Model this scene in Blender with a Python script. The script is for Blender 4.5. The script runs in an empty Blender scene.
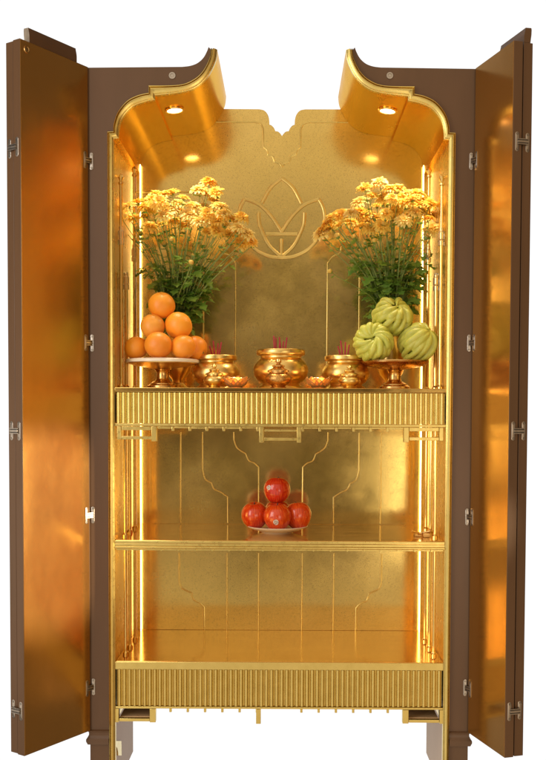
import bpy, bmesh, math, random
from mathutils import Vector, Matrix, noise
random.seed(7)
S = bpy.context.scene
COL = S.collection
R = math.radians
PI = math.pi

# ------------------------------------------------------------------ camera
F_PX, PX, PY = 960.0, 283.1, 449.0            # focal length and principal point for a 546 x 760 frame
YAW, PITCH, ROLL, CX, CD = -0.0022, 0.0392, -0.004, 0.0143, 2.7
def cam_axes():
    cy, sy = math.cos(YAW), math.sin(YAW); cp, sp = math.cos(PITCH), math.sin(PITCH); cr, sr = math.cos(ROLL), math.sin(ROLL)
    Ry = Matrix(((cy, -sy, 0), (sy, cy, 0), (0, 0, 1)))
    Rp = Matrix(((1, 0, 0), (0, cp, -sp), (0, sp, cp)))
    M = Rp @ Ry
    r, f, u = M[0].copy(), M[1].copy(), M[2].copy()
    return (cr * r - sr * u), f, (sr * r + cr * u)
AX_R, AX_F, AX_U = cam_axes()
CAM = Vector((CX, -CD, 0))
def P(px, py, Y=0.0):
    """the point of the vertical plane at depth Y that the photograph shows at (px, py)"""
    d = AX_F + AX_R * ((px - PX) / F_PX) + AX_U * (-(py - PY) / F_PX)
    return CAM + d * ((Y + CD) / d.y)
def PXZ(px, py, Y=0.0):
    p = P(px, py, Y); return (p.x, p.z)
cam_d = bpy.data.cameras.new('camera'); cam = bpy.data.objects.new('camera', cam_d); COL.objects.link(cam)
cam.matrix_world = Matrix(((AX_R.x, AX_U.x, -AX_F.x, CAM.x), (AX_R.y, AX_U.y, -AX_F.y, CAM.y), (AX_R.z, AX_U.z, -AX_F.z, CAM.z), (0, 0, 0, 1)))
cam_d.sensor_fit = 'VERTICAL'; cam_d.sensor_height = 36; cam_d.lens = F_PX / 760 * 36
cam_d.shift_x = -(PX - 273) / 760; cam_d.shift_y = (PY - 380) / 760
cam_d.clip_start = 0.05; cam_d.clip_end = 200
S.camera = cam

# ------------------------------------------------------------------ materials
def new_mat(name):
    m = bpy.data.materials.new(name); m.use_nodes = True
    nt = m.node_tree; b = nt.nodes['Principled BSDF']
    return m, nt, b
def N(nt, t, **kw):
    n = nt.nodes.new(t)
    for k, v in kw.items(): setattr(n, k, v)
    return n
def tex(nt, scale, detail=4, rough=.55, stretch=(1, 1, 1), dist=0):
    tc = N(nt, 'ShaderNodeTexCoord'); mp = N(nt, 'ShaderNodeMapping'); mp.inputs['Scale'].default_value = stretch
    t = N(nt, 'ShaderNodeTexNoise'); t.inputs['Scale'].default_value = scale; t.inputs['Detail'].default_value = detail
    t.inputs['Roughness'].default_value = rough; t.inputs['Distortion'].default_value = dist
    nt.links.new(tc.outputs['Object'], mp.inputs['Vector']); nt.links.new(mp.outputs[0], t.inputs['Vector'])
    return t.outputs['Fac']
def ramp(nt, fac, stops):
    r = N(nt, 'ShaderNodeValToRGB'); els = r.color_ramp.elements
    while len(els) < len(stops): els.new(.5)
    for e, (p, c) in zip(els, stops):
        e.position = p; e.color = (c[0], c[1], c[2], 1) if not isinstance(c, (int, float)) else (c, c, c, 1)
    nt.links.new(fac, r.inputs[0]); return r.outputs[0]
def bump(nt, b, h, strength=.2, dist=.002):
    n = N(nt, 'ShaderNodeBump'); n.inputs['Strength'].default_value = strength; n.inputs['Distance'].default_value = dist
    nt.links.new(h, n.inputs['Height']); nt.links.new(n.outputs[0], b.inputs['Normal'])
def metal(name, c1, c2, r1, r2, scale=14, stretch=(1, 1, 1), bscale=None, bstr=.1, detail=4, aniso=0, bstretch=None):
    m, nt, b = new_mat(name); b.inputs['Metallic'].default_value = 1
    f = tex(nt, scale, detail, .6, stretch)
    nt.links.new(ramp(nt, f, [(.3, c1), (.7, c2)]), b.inputs['Base Color'])
    nt.links.new(ramp(nt, tex(nt, scale * 2.3, 5, .65, stretch), [(.3, r1), (.7, r2)]), b.inputs['Roughness'])
    if bscale: bump(nt, b, tex(nt, bscale, 3, .6, bstretch or stretch), bstr, .001)
    return m
def paint(name, c1, c2, rough, scale=8, spec=.5, bscale=None, bstr=.1, coat=0, stretch=(1, 1, 1), bdist=.001):
    m, nt, b = new_mat(name)
    nt.links.new(ramp(nt, tex(nt, scale, 5, .6, stretch), [(.3, c1), (.7, c2)]), b.inputs['Base Color'])
    b.inputs['Roughness'].default_value = rough; b.inputs['Specular IOR Level'].default_value = spec
    b.inputs['Coat Weight'].default_value = coat
    if bscale: bump(nt, b, tex(nt, bscale, 3, .6), bstr, bdist)
    return m
M = {}
M['brown'] = paint('brown_lacquer', (.104, .052, .022), (.128, .064, .028), .36, 3.5, .45, 700, .05, stretch=(3, 3, .5))
M['copper'] = metal('copper_lacquer', (.54, .29, .07), (.62, .34, .09), .13, .23, 3, (1, 1, .5), 160, .015)
nt = M['copper'].node_tree; b = nt.nodes['Principled BSDF']; b2 = N(nt, 'ShaderNodeBsdfPrincipled'); b2.inputs['Roughness'].default_value = .42
nt.links.new(ramp(nt, tex(nt, 4, 4, .5, (1, 1, .4)), [(.3, (.55, .24, .04)), (.7, (.64, .29, .055))]), b2.inputs['Base Color'])
ms = N(nt, 'ShaderNodeMixShader'); ms.inputs[0].default_value = .16
nt.links.new(b.outputs[0], ms.inputs[1]); nt.links.new(b2.outputs[0], ms.inputs[2]); nt.links.new(ms.outputs[0], nt.nodes['Material Output'].inputs['Surface'])
M['gold'] = metal('brushed_gold', (.66, .50, .155), (.74, .57, .19), .24, .36, 30)
M['gold_side'] = metal('gold_mirror_wall', (.74, .54, .16), (.78, .57, .18), .24, .32, 5)
M['gold_shelf'] = metal('gold_shelf_top', (.80, .49, .13), (.86, .55, .16), .08, .18, 8, (.6, 2, 1), 120, .02)
M['roof'] = metal('gold_leaf_roof', (.70, .46, .12), (.82, .56, .18), .15, .30, 7, (1, .25, 1), 260, .05, bstretch=(1, .3, 1))
M['roof'].node_tree.nodes['Principled BSDF'].inputs['Specular Tint'].default_value = (.90, .66, .34, 1)
M['brass'] = metal('polished_brass', (.86, .60, .20), (.92, .66, .25), .10, .18, 40)
M['censer'] = metal('censer_brass', (.76, .53, .17), (.82, .59, .21), .26, .36, 40, (1, 1, 1), 500, .05)
M['bronze'] = metal('dark_bronze', (.60, .36, .125), (.68, .42, .15), .2, .32, 40, (1, 1, 1), 700, .05)
M['carved'] = metal('carved_bronze', (.40, .19, .05), (.80, .46, .14), .22, .4, 220, (1, 1, 1), 260, .9)
M['nickel'] = metal('nickel', (.44, .39, .33), (.52, .46, .40), .28, .4, 60)
M['champagne'] = metal('champagne_metal', (.86, .72, .56), (.90, .77, .62), .35, .45, 40)
M['dark'] = paint('dark_gap', (.012, .008, .006), (.02, .014, .01), .6)

# hammered, scuffed gold leaf of the back wall
m, nt, b = new_mat('gold_leaf_back'); b.inputs['Metallic'].default_value = 1
big = tex(nt, 3.2, 3, .5); fine = tex(nt, 330, 6, .8); scr = tex(nt, 4.5, 9, .68)
mx = N(nt, 'ShaderNodeMix', data_type='RGBA', blend_type='MULTIPLY'); mx.inputs[0].default_value = .75
nt.links.new(ramp(nt, big, [(.3, (.72, .52, .15)), (.7, (.82, .60, .20))]), mx.inputs[6])
nt.links.new(ramp(nt, fine, [(.36, .30), (.45, .97), (.62, 1.0)]), mx.inputs[7])
nt.links.new(mx.outputs[2], b.inputs['Base Color'])
ad = N(nt, 'ShaderNodeMath', operation='MULTIPLY_ADD'); ad.inputs[1].default_value = .10; ad.inputs[2].default_value = .075
nt.links.new(ramp(nt, scr, [(.35, 0), (.62, 1)]), ad.inputs[0]); nt.links.new(ad.outputs[0], b.inputs['Roughness'])
bm_ = N(nt, 'ShaderNodeMath', operation='MULTIPLY_ADD'); bm_.inputs[1].default_value = .5
nt.links.new(fine, bm_.inputs[0]); nt.links.new(scr, bm_.inputs[2])
bump(nt, b, fine, .03, .001)
b2 = N(nt, 'ShaderNodeBsdfPrincipled'); b2.inputs['Metallic'].default_value = 1; b2.inputs['Roughness'].default_value = .46
nt.links.new(mx.outputs[2], b2.inputs['Base Color']); bump(nt, b2, fine, .22, .001)
ms = N(nt, 'ShaderNodeMixShader'); nt.links.new(ramp(nt, scr, [(.34, .15), (.68, .27)]), ms.inputs[0])
nt.links.new(b.outputs[0], ms.inputs[1]); nt.links.new(b2.outputs[0], ms.inputs[2]); nt.links.new(ms.outputs[0], nt.nodes['Material Output'].inputs['Surface'])
M['emblem'] = metal('relief_gold', (.60, .43, .13), (.70, .51, .17), .26, .42, 20)
M['back'] = m

def emis(name, col, s):
    m, nt, b = new_mat(name); b.inputs['Base Color'].default_value = (.8, .7, .5, 1)
    b.inputs['Emission Color'].default_value = (*col, 1); b.inputs['Emission Strength'].default_value = s
    return m
M['led'] = emis('led_glow', (1, .72, .32), 7.5)
M['lamp'] = emis('downlight_glow', (1, .78, .50), 8)

M['white'] = paint('white_porcelain', (.80, .72, .58), (.84, .76, .62), .22, 6, .5, coat=.3)
M['wax'] = paint('wax', (.88, .78, .58), (.9, .82, .64), .4)
wb = M['wax'].node_tree.nodes['Principled BSDF']; wb.inputs['Subsurface Weight'].default_value = .5; wb.inputs['Subsurface Radius'].default_value = (.02, .012, .006)
wb.inputs['Emission Color'].default_value = (1, .62, .25, 1); wb.inputs['Emission Strength'].default_value = 8
m, nt, b = new_mat('orange_glass'); b.inputs['Base Color'].default_value = (1, .36, .06, 1); b.inputs['Roughness'].default_value = .4
b.inputs['Transmission Weight'].default_value = .75
nt.links.new(ramp(nt, tex(nt, 60), [(.3, (1, .50, .12)), (.7, (1, .66, .24))]), b.inputs['Base Color']); M['glass_orange'] = m
m, nt, b = new_mat('clear_acrylic'); b.inputs['Roughness'].default_value = .04; b.inputs['Transmission Weight'].default_value = .9; b.inputs['IOR'].default_value = 1.45
nt.links.new(ramp(nt, tex(nt, 30), [(.3, (1, .93, .78)), (.7, (1, .96, .86))]), b.inputs['Base Color']); M['acrylic'] = m

def fruit(name, c1, c2, rough, bscale, bstr, sss=.15, coat=0, scale=9, srad=(.01, .004, .002), bdist=.0012):
    m, nt, b = new_mat(name)
    nt.links.new(ramp(nt, tex(nt, scale, 6, .65), [(.3, c1), (.7, c2)]), b.inputs['Base Color'])
    b.inputs['Roughness'].default_value = rough; b.inputs['Coat Weight'].default_value = coat; b.inputs['Coat Roughness'].default_value = .12
    b.inputs['Subsurface Weight'].default_value = sss; b.inputs['Subsurface Radius'].default_value = srad
    if bscale: bump(nt, b, tex(nt, bscale, 2, .5), bstr, bdist)
    return m
M['orange'] = fruit('orange_peel', (.84, .25, .012), (.90, .36, .028), .42, 260, .5, .06)
M['orange_b'] = fruit('pale_orange_peel', (.86, .35, .03), (.90, .44, .06), .42, 260, .5, .06)
M['stem_end'] = paint('green_stem_end', (.07, .11, .025), (.16, .17, .05), .6, 90)
M['citron'] = fruit('citron_peel', (.42, .43, .055), (.58, .54, .105), .42, 200, .45, .08, .1, 30)
# apple skin: red with paler streaks running from stalk to base
m, nt, b = new_mat('apple_skin')
tc = N(nt, 'ShaderNodeTexCoord'); sep = N(nt, 'ShaderNodeSeparateXYZ'); nt.links.new(tc.outputs['Object'], sep.inputs[0])
at = N(nt, 'ShaderNodeMath', operation='ARCTAN2'); nt.links.new(sep.outputs[1], at.inputs[0]); nt.links.new(sep.outputs[0], at.inputs[1])
cmb = N(nt, 'ShaderNodeCombineXYZ'); mz = N(nt, 'ShaderNodeMath', operation='MULTIPLY'); mz.inputs[1].default_value = 9
nt.links.new(sep.outputs[2], mz.inputs[0]); ma = N(nt, 'ShaderNodeMath', operation='MULTIPLY'); ma.inputs[1].default_value = 3.0
nt.links.new(at.outputs[0], ma.inputs[0]); nt.links.new(ma.outputs[0], cmb.inputs[0]); nt.links.new(mz.outputs[0], cmb.inputs[1])
st = N(nt, 'ShaderNodeTexNoise'); st.inputs['Scale'].default_value = 5; st.inputs['Detail'].default_value = 6; nt.links.new(cmb.outputs[0], st.inputs['Vector'])
c1 = ramp(nt, st.outputs['Fac'], [(.32, (.42, .008, .004)), (.58, (.64, .030, .008)), (.76, (.80, .20, .03))])
sp = ramp(nt, tex(nt, 330, 1, .4), [(.72, 0), (.78, .6)])
mx = N(nt, 'ShaderNodeMix', data_type='RGBA'); nt.links.new(sp, mx.inputs[0]); nt.links.new(c1, mx.inputs[6]); mx.inputs[7].default_value = (.75, .38, .14, 1)
nt.links.new(mx.outputs[2], b.inputs['Base Color']); b.inputs['Roughness'].default_value = .2; b.inputs['Coat Weight'].default_value = .4; b.inputs['Specular IOR Level'].default_value = .45; b.inputs['Coat Roughness'].default_value = .08
M['apple'] = m
def vary(m, amt_v, amt_h):
    nt = m.node_tree; b = nt.nodes['Principled BSDF']; src = b.inputs['Base Color'].links[0].from_socket
    oi = N(nt, 'ShaderNodeObjectInfo'); h = N(nt, 'ShaderNodeHueSaturation')
    for inp, base, amt in (('Value', 1, amt_v), ('Hue', .5, amt_h)):
        q = N(nt, 'ShaderNodeMapRange'); q.inputs[3].default_value = base - amt; q.inputs[4].default_value = base + amt
        nt.links.new(oi.outputs['Random'], q.inputs[0]); nt.links.new(q.outputs[0], h.inputs[inp])
    nt.links.new(src, h.inputs['Color']); nt.links.new(h.outputs[0], b.inputs['Base Color'])
vary(M['orange'], .10, .010); vary(M['orange_b'], .08, .008); vary(M['apple'], .16, .010); vary(M['citron'], .10, .012)
M['stalk'] = paint('brown_stalk', (.06, .03, .015), (.11, .06, .03), .7, 90)
M['sticker'] = paint('white_sticker', (.72, .69, .64), (.8, .77, .72), .4, 30)
M['sticker_ink'] = paint('sticker_ink', (.30, .10, .06), (.36, .14, .08), .5, 50)
M['incense'] = paint('red_incense', (.42, .015, .04), (.52, .03, .07), .7, 60)
M['ash'] = paint('incense_ash', (.34, .29, .24), (.45, .40, .34), .95, 120, .1, 300, .6)
M['petal'] = fruit('yellow_petal', (.90, .60, .09), (.94, .70, .15), .5, None, 0, .15, 0, 40)
M['petal_b'] = fruit('deep_petal', (.88, .49, .045), (.92, .60, .085), .5, None, 0, .15, 0, 40)
M['petal_c'] = fruit('pale_petal', (.93, .70, .19), (.95, .79, .31), .5, None, 0, .15, 0, 40)
M['disc'] = paint('flower_disc', (.46, .26, .03), (.62, .38, .05), .8, 300, .2, 900, .8)
M['leaf'] = paint('chrysanthemum_leaf', (.10, .24, .028), (.32, .45, .07), .45, 30, .4, 200, .3)
M['stem'] = paint('green_stem', (.14, .22, .04), (.26, .32, .07), .5, 40)
M['bud'] = fruit('bud', (.50, .34, .05), (.72, .42, .07), .6, None, 0)

def translucent(m, f):
    nt = m.node_tree; b = nt.nodes['Principled BSDF']; t = N(nt, 'ShaderNodeBsdfTranslucent'); ms = N(nt, 'ShaderNodeMixShader'); ms.inputs[0].default_value = f
    src = b.inputs['Base Color'].links[0].from_socket; nt.links.new(src, t.inputs['Color'])
    nt.links.new(b.outputs[0], ms.inputs[1]); nt.links.new(t.outputs[0], ms.inputs[2]); nt.links.new(ms.outputs[0], nt.nodes['Material Output'].inputs['Surface'])
for k in ('petal', 'petal_b', 'petal_c'): translucent(M[k], .45)
translucent(M['leaf'], .35)
# ------------------------------------------------------------------ mesh helpers
def smooth_by_angle(me, ang=20):
    me.shade_smooth()
    bm = bmesh.new(); bm.from_mesh(me)
    lim = R(ang)
    for e in bm.edges:
        if len(e.link_faces) == 2 and e.calc_face_angle(0) > lim: e.smooth = False
    bm.to_mesh(me); bm.free()
def obj(name, bm, mat, parent=None, ang=20, recalc=True, weld=False):
    if weld: bmesh.ops.remove_doubles(bm, verts=bm.verts, dist=1e-6)
    if recalc: bmesh.ops.recalc_face_normals(bm, faces=bm.faces)
    me = bpy.data.meshes.new(name); bm.to_mesh(me); bm.free()
    for mm in (mat if isinstance(mat, (list, tuple)) else [mat]): me.materials.append(mm)
    smooth_by_angle(me, ang)
    o = bpy.data.objects.new(name, me); COL.objects.link(o)
    if parent: o.parent = parent
    return o
def thing(name, loc=(0, 0, 0), label=None, cat=None, group=None, rz=0):
    o = bpy.data.objects.new(name, None); COL.objects.link(o); o.location = loc; o.rotation_euler = (0, 0, rz); o.empty_display_size = .02
    tag(o, label, cat, group); return o
def tag(o, label=None, cat=None, group=None):
    if label: o['label'] = label
    if cat: o['category'] = cat
    if group: o['group'] = group
    return o
def box(bm, x0, x1, y0, y1, z0, z1, bev=0, mat=0):
    vs = [bm.verts.new((x, y, z)) for x in (x0, x1) for y in (y0, y1) for z in (z0, z1)]
    fs = [bm.faces.new([vs[i] for i in q]) for q in ((0, 1, 3, 2), (4, 6, 7, 5), (0, 4, 5, 1), (2, 3, 7, 6), (0, 2, 6, 4), (1, 5, 7, 3))]
    for f in fs: f.material_index = mat
    if bev:
        es = list({e for f in fs for e in f.edges})
        bmesh.ops.bevel(bm, geom=es, offset=bev, segments=2, affect='EDGES', profile=.5)
    return bm
def prism(bm, pts, y0, y1, mat=0):
    """solid from an outline in the XZ plane, y0..y1"""
    a = [bm.verts.new((x, y0, z)) for x, z in pts]; c = [bm.verts.new((x, y1, z)) for x, z in pts]
    n = len(pts); fs = [bm.faces.new(a), bm.faces.new(c[::-1])]
    for i in range(n): fs.append(bm.faces.new((a[i], c[i], c[(i + 1) % n], a[(i + 1) % n])))
    for f in fs: f.material_index = mat
def lathe(bm, prof, seg=40, c=(0, 0, 0), mat=0, fn=None):
    rings = []
    for r, z in prof:
        if r < 1e-6: rings.append([bm.verts.new((c[0], c[1], c[2] + z))])
        else:
            ring = []
            for i in range(seg):
                a = 2 * PI * i / seg; rr = r * (fn(a, z) if fn else 1)
                ring.append(bm.verts.new((c[0] + rr * math.cos(a), c[1] + rr * math.sin(a), c[2] + z)))
            rings.append(ring)
    for p, q in zip(rings, rings[1:]):
        for i in range(seg):
            j = (i + 1) % seg
            if len(p) == 1 and len(q) == 1: continue
            if len(p) == 1: f = bm.faces.new((p[0], q[j], q[i]))
            elif len(q) == 1: f = bm.faces.new((p[i], p[j], q[0]))
            else: f = bm.faces.new((p[i], p[j], q[j], q[i]))
            f.material_index = mat
def tube(bm, pts, rad, seg=8, mat=0, cap=True):
    pts = [Vector(p) for p in pts]; n = len(pts)
    rads = rad if isinstance(rad, (list, tuple)) else [rad] * n
    up = None; rings = []
    for i, p in enumerate(pts):
        t = (pts[min(i + 1, n - 1)] - pts[max(i - 1, 0)]).normalized()
        if up is None:
            up = t.orthogonal().normalized()
        up = (up - t * up.dot(t)); up = up.normalized() if up.length > 1e-6 else t.orthogonal().normalized()
        s = t.cross(up)
        rings.append([bm.verts.new(p + (up * math.cos(2 * PI * k / seg) + s * math.sin(2 * PI * k / seg)) * rads[i]) for k in range(seg)])
    for a, c in zip(rings, rings[1:]):
        for k in range(seg):
            f = bm.faces.new((a[k], a[(k + 1) % seg], c[(k + 1) % seg], c[k])); f.material_index = mat
    if cap:
        for r in (rings[0][::-1], rings[-1]):
            f = bm.faces.new(r); f.material_index = mat
def catmull(keys, k=8):
    out = []
    for i in range(len(keys) - 1):
        p0 = Vector(keys[max(i - 1, 0)]); p1 = Vector(keys[i]); p2 = Vector(keys[i + 1]); p3 = Vector(keys[min(i + 2, len(keys) - 1)])
        for j in range(k):
            t = j / k
            out.append(.5 * ((2 * p1) + (p2 - p0) * t + (2 * p0 - 5 * p1 + 4 * p2 - p3) * t * t + (3 * p1 - p0 - 3 * p2 + p3) * t ** 3))
    out.append(Vector(keys[-1])); return out
def smooth_runs(keys, breaks, k=8):
    out = []
    for a, c in zip(breaks, breaks[1:]):
        run = keys[a:c + 1]
        pts = catmull(run, k if len(run) > 2 else 1)
        out += pts if not out else pts[1:]
    return out
def side_pt(s, x, z): return (s * x, z)            # s = -1 left, +1 right; x measured as a positive half-width

# ------------------------------------------------------------------ main dimensions
D = 0.396                                            # inner depth of the cabinet
zt = .9516; zn = .7754
def Z(py, Y=0.0, px=281): return P(px, py, Y).z
def X(px, py=400, Y=0.0): return P(px, py, Y).x
Z_ALTAR = Z(388); Z_MID = Z(540.8); Z_BOT = Z(662)
XI = .466                                            # inner side wall
BASE = -1.12                                         # where the feet end, below the frame
cab = thing('altar_cabinet', (0, 0, 0), 'tall brown household altar cabinet, its folding doors open on a gold leaf interior with shelves', 'altar cabinet')

# matched outlines of the gold trim (left half, photograph read-offs on the front plane)
O_ = [(211, 49), (209.5, 59.3), (203, 72), (193.5, 80.5), (179, 85.7), (148.7, 86.4), (148.7, 93.8), (138.6, 96), (127.6, 101.6), (118.5, 112.4), (114.2, 124.5), (113.7, 132.2), (107.7, 132.4), (107.5, 775)]
I_ = [(217.4, 50), (215.6, 61.5), (208.4, 75.8), (197.3, 86.8), (182.6, 92.3), (155, 95.6), (155, 100), (144, 102.2), (131.6, 107.6), (122.6, 118), (119.3, 129), (118.7, 138.4), (113.8, 138.8), (113.6, 775)]
BR = [0, 5, 6, 11, 12, 13]
def half(keys): return [(-P(x, y).x, P(x, y).z) for x, y in keys]
OUT = smooth_runs([(x, z) for x, z in half(O_)], BR, 7)
INN = smooth_runs([(x, z) for x, z in half(I_)], BR, 7)
n_roof = len(OUT) - 1                                # all but the last key: the roof profile
XO = .539                                            # outer half-width
for v in (OUT, INN): v[-1].y = BASE
OUT[-1].x = OUT[-2].x; INN[-1].x = INN[-2].x         # jambs are plumb

horn = [(208.4, 46.4), (206.6, 51.2), (203, 57.5), (197.2, 62.6), (190, 65.3), (182, 66.3)]
horn = catmull(half(horn), 5)

frames = {}
for s in (-1, 1):
    # carcass: side wall, face frame and roof block cut from one outline
    pts = [(s * XO, zt)] + [(s * v.x, v.y) for v in reversed(horn)] + [(s * v.x, v.y) for v in OUT] + [(s * XO, BASE)]
    bm = bmesh.new(); prism(bm, pts, .004, D + .02)
    fr = obj('carcass', bm, M['brown'], cab); frames[s] = fr
    # leg moulding on the foot
    bm = bmesh.new()
    z0, z1 = Z(746), Z(731)
    prof = [(0, z0), (.006, z0 + .002), (.010, z0 + .012), (.010, z0 + .018), (.005, z0 + .024), (.003, z0 + .030), (.003, z0 + .036), (.006, z1 - .002), (.0, z1)]
    for xa, xb in ((XO, X(107.5) * -1),):
        rows = []
        for o, z in prof:
            rows.append([bm.verts.new((s * (xb - .001), .004 - o, z)), bm.verts.new((s * (xa + o), .004 - o, z)), bm.verts.new((s * (xa + o), D, z))])
        for a, c in zip(rows, rows[1:]):
            for i in range(2): bm.faces.new((a[i], a[i + 1], c[i + 1], c[i]))
    obj('foot_moulding', bm, M['brown'], fr, 25)
    # gold trim: stepped moulding lofted between the two outlines
    bm = bmesh.new()
    prof = [(0, .006), (0, -.007), (.10, -.008), (.16, -.006), (.18, -.001), (.27, -.001), (.29, -.008), (.40, -.0095), (.62, -.0085), (.84, -.006), (.88, -.004), (1, -.003), (1, .010)]
    rows = []
    for a, c in zip(OUT, INN):
        rows.append([bm.verts.new((s * (a.x + (c.x - a.x) * t), y, a.y + (c.y - a.y) * t)) for t, y in prof])
    for a, c in zip(rows, rows[1:]):
        for i in range(len(prof) - 1): bm.faces.new((a[i], a[i + 1], c[i + 1], c[i]))
    bm.faces.new(rows[0])
    obj('gold_trim', bm, M['gold'], cab, 28)
    # roof: curved gold-leaf soffit running back to the rear wall
    bm = bmesh.new()
    outer = [OUT[i].lerp(INN[i], .35) for i in range(n_roof)]
    rows = []
    for y in (.009, D - .001):
        rows.append([bm.verts.new((s * v.x, y, v.y)) for v in INN[:n_roof]] + [bm.verts.new((s * v.x, y, v.y)) for v in reversed(outer)])
    k = len(rows[0])
    for i in range(k): bm.faces.new((rows[0][i], rows[1][i], rows[1][(i + 1) % k], rows[0][(i + 1) % k]))
    bm.faces.new(rows[0]); bm.faces.new(rows[1][::-1])
    roof = obj('roof_soffit', bm, M['roof'], cab, 24)
    # recessed downlight under the curl
    bm = bmesh.new(); rimb = bmesh.new()
    yl = .115
    pl = P(173.6, 114.2, .11) if s < 0 else P(388.5, 114.6, .11)
    # place it on the soffit: find the soffit height above that x
    xl = abs(pl.x)
    best = min(range(n_roof - 1), key=lambda i: abs((INN[i].x + INN[i + 1].x) / 2 - xl) + (10 if INN[i].y < zn else 0))
    a, c = INN[best], INN[best + 1]
    t = (xl - a.x) / (c.x - a.x) if abs(c.x - a.x) > 1e-9 else 0
    zl = a.y + (c.y - a.y) * t
    sl = math.atan2(c.y - a.y, s * (c.x - a.x));
    if abs(sl) > PI / 2: sl -= math.copysign(PI, sl)
    lathe(bm, [(0, 0), (.021, 0), (.022, .002)], 28)
    lathe(rimb, [(.022, .002), (.022, -.002), (.027, -.0025), (.029, 0), (.029, .002)], 28)
    dl = obj('downlight', rimb, M['brass'], roof); dd = obj('lens', bm, M['lamp'], roof)
    for q in (dl, dd): q.location = (s * xl, .135, zl - .0025); q.rotation_euler = (0, -sl, 0)
    # side wall lining
    bm = bmesh.new(); box(bm, *sorted((s * XI, s * (XI + .0176))), .011, D - .001, Z(723), INN[-2].y + .004)
    obj('side_lining', bm, M['gold_side'], cab)
    # washer on the cornice
    bm = bmesh.new(); q = P(172, 75.2) if s < 0 else P(390, 75.2)
    lathe(bm, [(0, .0015), (.0042, .0015), (.0045, .0005), (.0052, .0005), (.0056, .002), (.0092, .002), (.0098, 0)], 24)
    w = obj('screw_washer', bm, M['nickel'], fr); w.rotation_euler = (R(90), 0, 0); w.location = (q.x, .0035, q.z)
    # LED strip in the rear corner
    bm = bmesh.new(); box(bm, *sorted((s * .4490, s * .4520)), D - .016, D - .008, Z(709), Z(166, D), .001)
    obj('led_strip', bm, M['led'], cab)

# ------------------------------------------------------------------ back wall
zt_b = Z(108.9, D)
def BP(x, y): return PXZ(x, y, D - .002)
left_notch = [(258.5, 109), (263.5, 110.2), (267, 114), (268.6, 119), (269, 124.5)]
lobe2 = [(269, 124.5), (271, 125.2), (273.6, 128), (274.8, 131)]
lobe3 = [(274.8, 131), (277.6, 131.4), (280, 133.6), (281.6, 136)]
def sym(pxs, Y=D - .002, cx=281.6):
    pts = [P(x, y, Y) for x, y in pxs]; c = P(cx, 150, Y).x * 0
    x0 = P(cx, pxs[0][1], Y).x
    return [(p.x - x0, p.z) for p in pts]
notch = smooth_runs(sym(left_notch + lobe2[1:] + lobe3[1:]), [0, 4, 7, 10], 4)
notch = [(v.x, v.y) for v in notch]
pts = [(-XI, zt_b), (-XI, Z(723)), (XI, Z(723)), (XI, zt_b)] + [(-x, z) for x, z in notch] + [(x, z) for x, z in reversed(notch[:-1])]
bm = bmesh.new(); prism(bm, pts, D, D + .012)
back = obj('back_panel', bm, M['back'], cab)

YB = D - .0005
def wires(name, lines, r, mat=None, flat=.6, closed=False):
    """raised bead on the back wall along each left-half line, and its mirror image"""
    bm = bmesh.new()
    for keys, brk, mirror in lines:
        pts = [(p.x, p.y) for p in (smooth_runs(keys, brk, 6) if brk else [Vector(k) for k in keys])]
        for sg in ((1, -1) if mirror else (1,)):
            tube(bm, [(sg * x, 0, z) for x, z in pts], r, 8)
    for v in bm.verts: v.co.y = YB + v.co.y * flat
    return obj(name, bm, mat or M['gold'], back, 50)
# (keys in the photograph, on the back plane)
L1 = sym([(204, 121.8), (254, 121.8), (260, 123.5), (262.8, 129), (263, 147), (266.6, 150), (267.4, 154.5), (272, 156.4), (274, 161.8), (278.6, 163.2), (281.6, 167)])
L2 = sym([(124, 192), (193, 192), (200, 195), (203.2, 203), (203.4, 388)])
L3 = sym([(222, 246), (223.5, 253), (230, 256), (235.4, 263), (235.4, 388)])
A1 = sym([(181.5, 432), (181.5, 523)]); A2 = sym([(203.3, 432), (203.3, 470), (206, 479), (212, 483), (215, 489), (222, 492.5), (228.4, 497), (228.5, 523)])
A3 = sym([(234.5, 432), (234.6, 440), (238, 448), (246.6, 453.8), (249.5, 460.5), (255, 463), (259.4, 467), (259.5, 523)])
B1 = sym([(180.5, 553), (180.6, 580), (183, 588), (192.7, 593), (195, 600), (201, 603), (205.4, 607.5), (205.6, 631)])
B2 = sym([(228.2, 553), (228.2, 631)]); B3 = sym([(259.7, 553), (259.7, 631)])
wires('inlay_line', [(L1, [0, 1, 3, 4, 6, 8, 10], True), (L2, [0, 1, 3, 4], True), (L3, [0, 3, 4], True), (A1, None, True), (A2, [0, 1, 3, 5, 7, 7], True) if 0 else (A2, [0, 1, 3, 6, 7], True),
                     (A3, [0, 1, 3, 6, 7], True), (B1, [0, 1, 3, 6, 7], True), (B2, None, True), (B3, None, True)], .0022, M['gold'], .55)
C1 = sym([(281.2, 178), (270, 187.5), (261.5, 203)], cx=281.2)
C2 = sym([(258.3, 212.4), (258.6, 221), (260.5, 228.6), (268.6, 245), (279.6, 255.5)], cx=281.2)
S1 = sym([(244.2, 198.8), (258.8, 204.8), (271, 216.7), (281.2, 232)], cx=281.2)
S2 = sym([(244.2, 198.8), (239.8, 207), (238.2, 219), (243.4, 235.7), (254.2, 248.8), (268.4, 256), (281.2, 257.6)], cx=281.2)
H1 = sym([(265.4, 233.8), (297, 233.8)], cx=281.2); H2 = sym([(281.2, 238.6), (281.2, 256)], cx=281.2)
wires('lotus_emblem', [(C1, [0, 2], True), (C2, [0, 4], True), (S1, [0, 3], True), (S2, [0, 6], True), (H1, None, False), (H2, None, False)], .0052, M['emblem'], .34)

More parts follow.
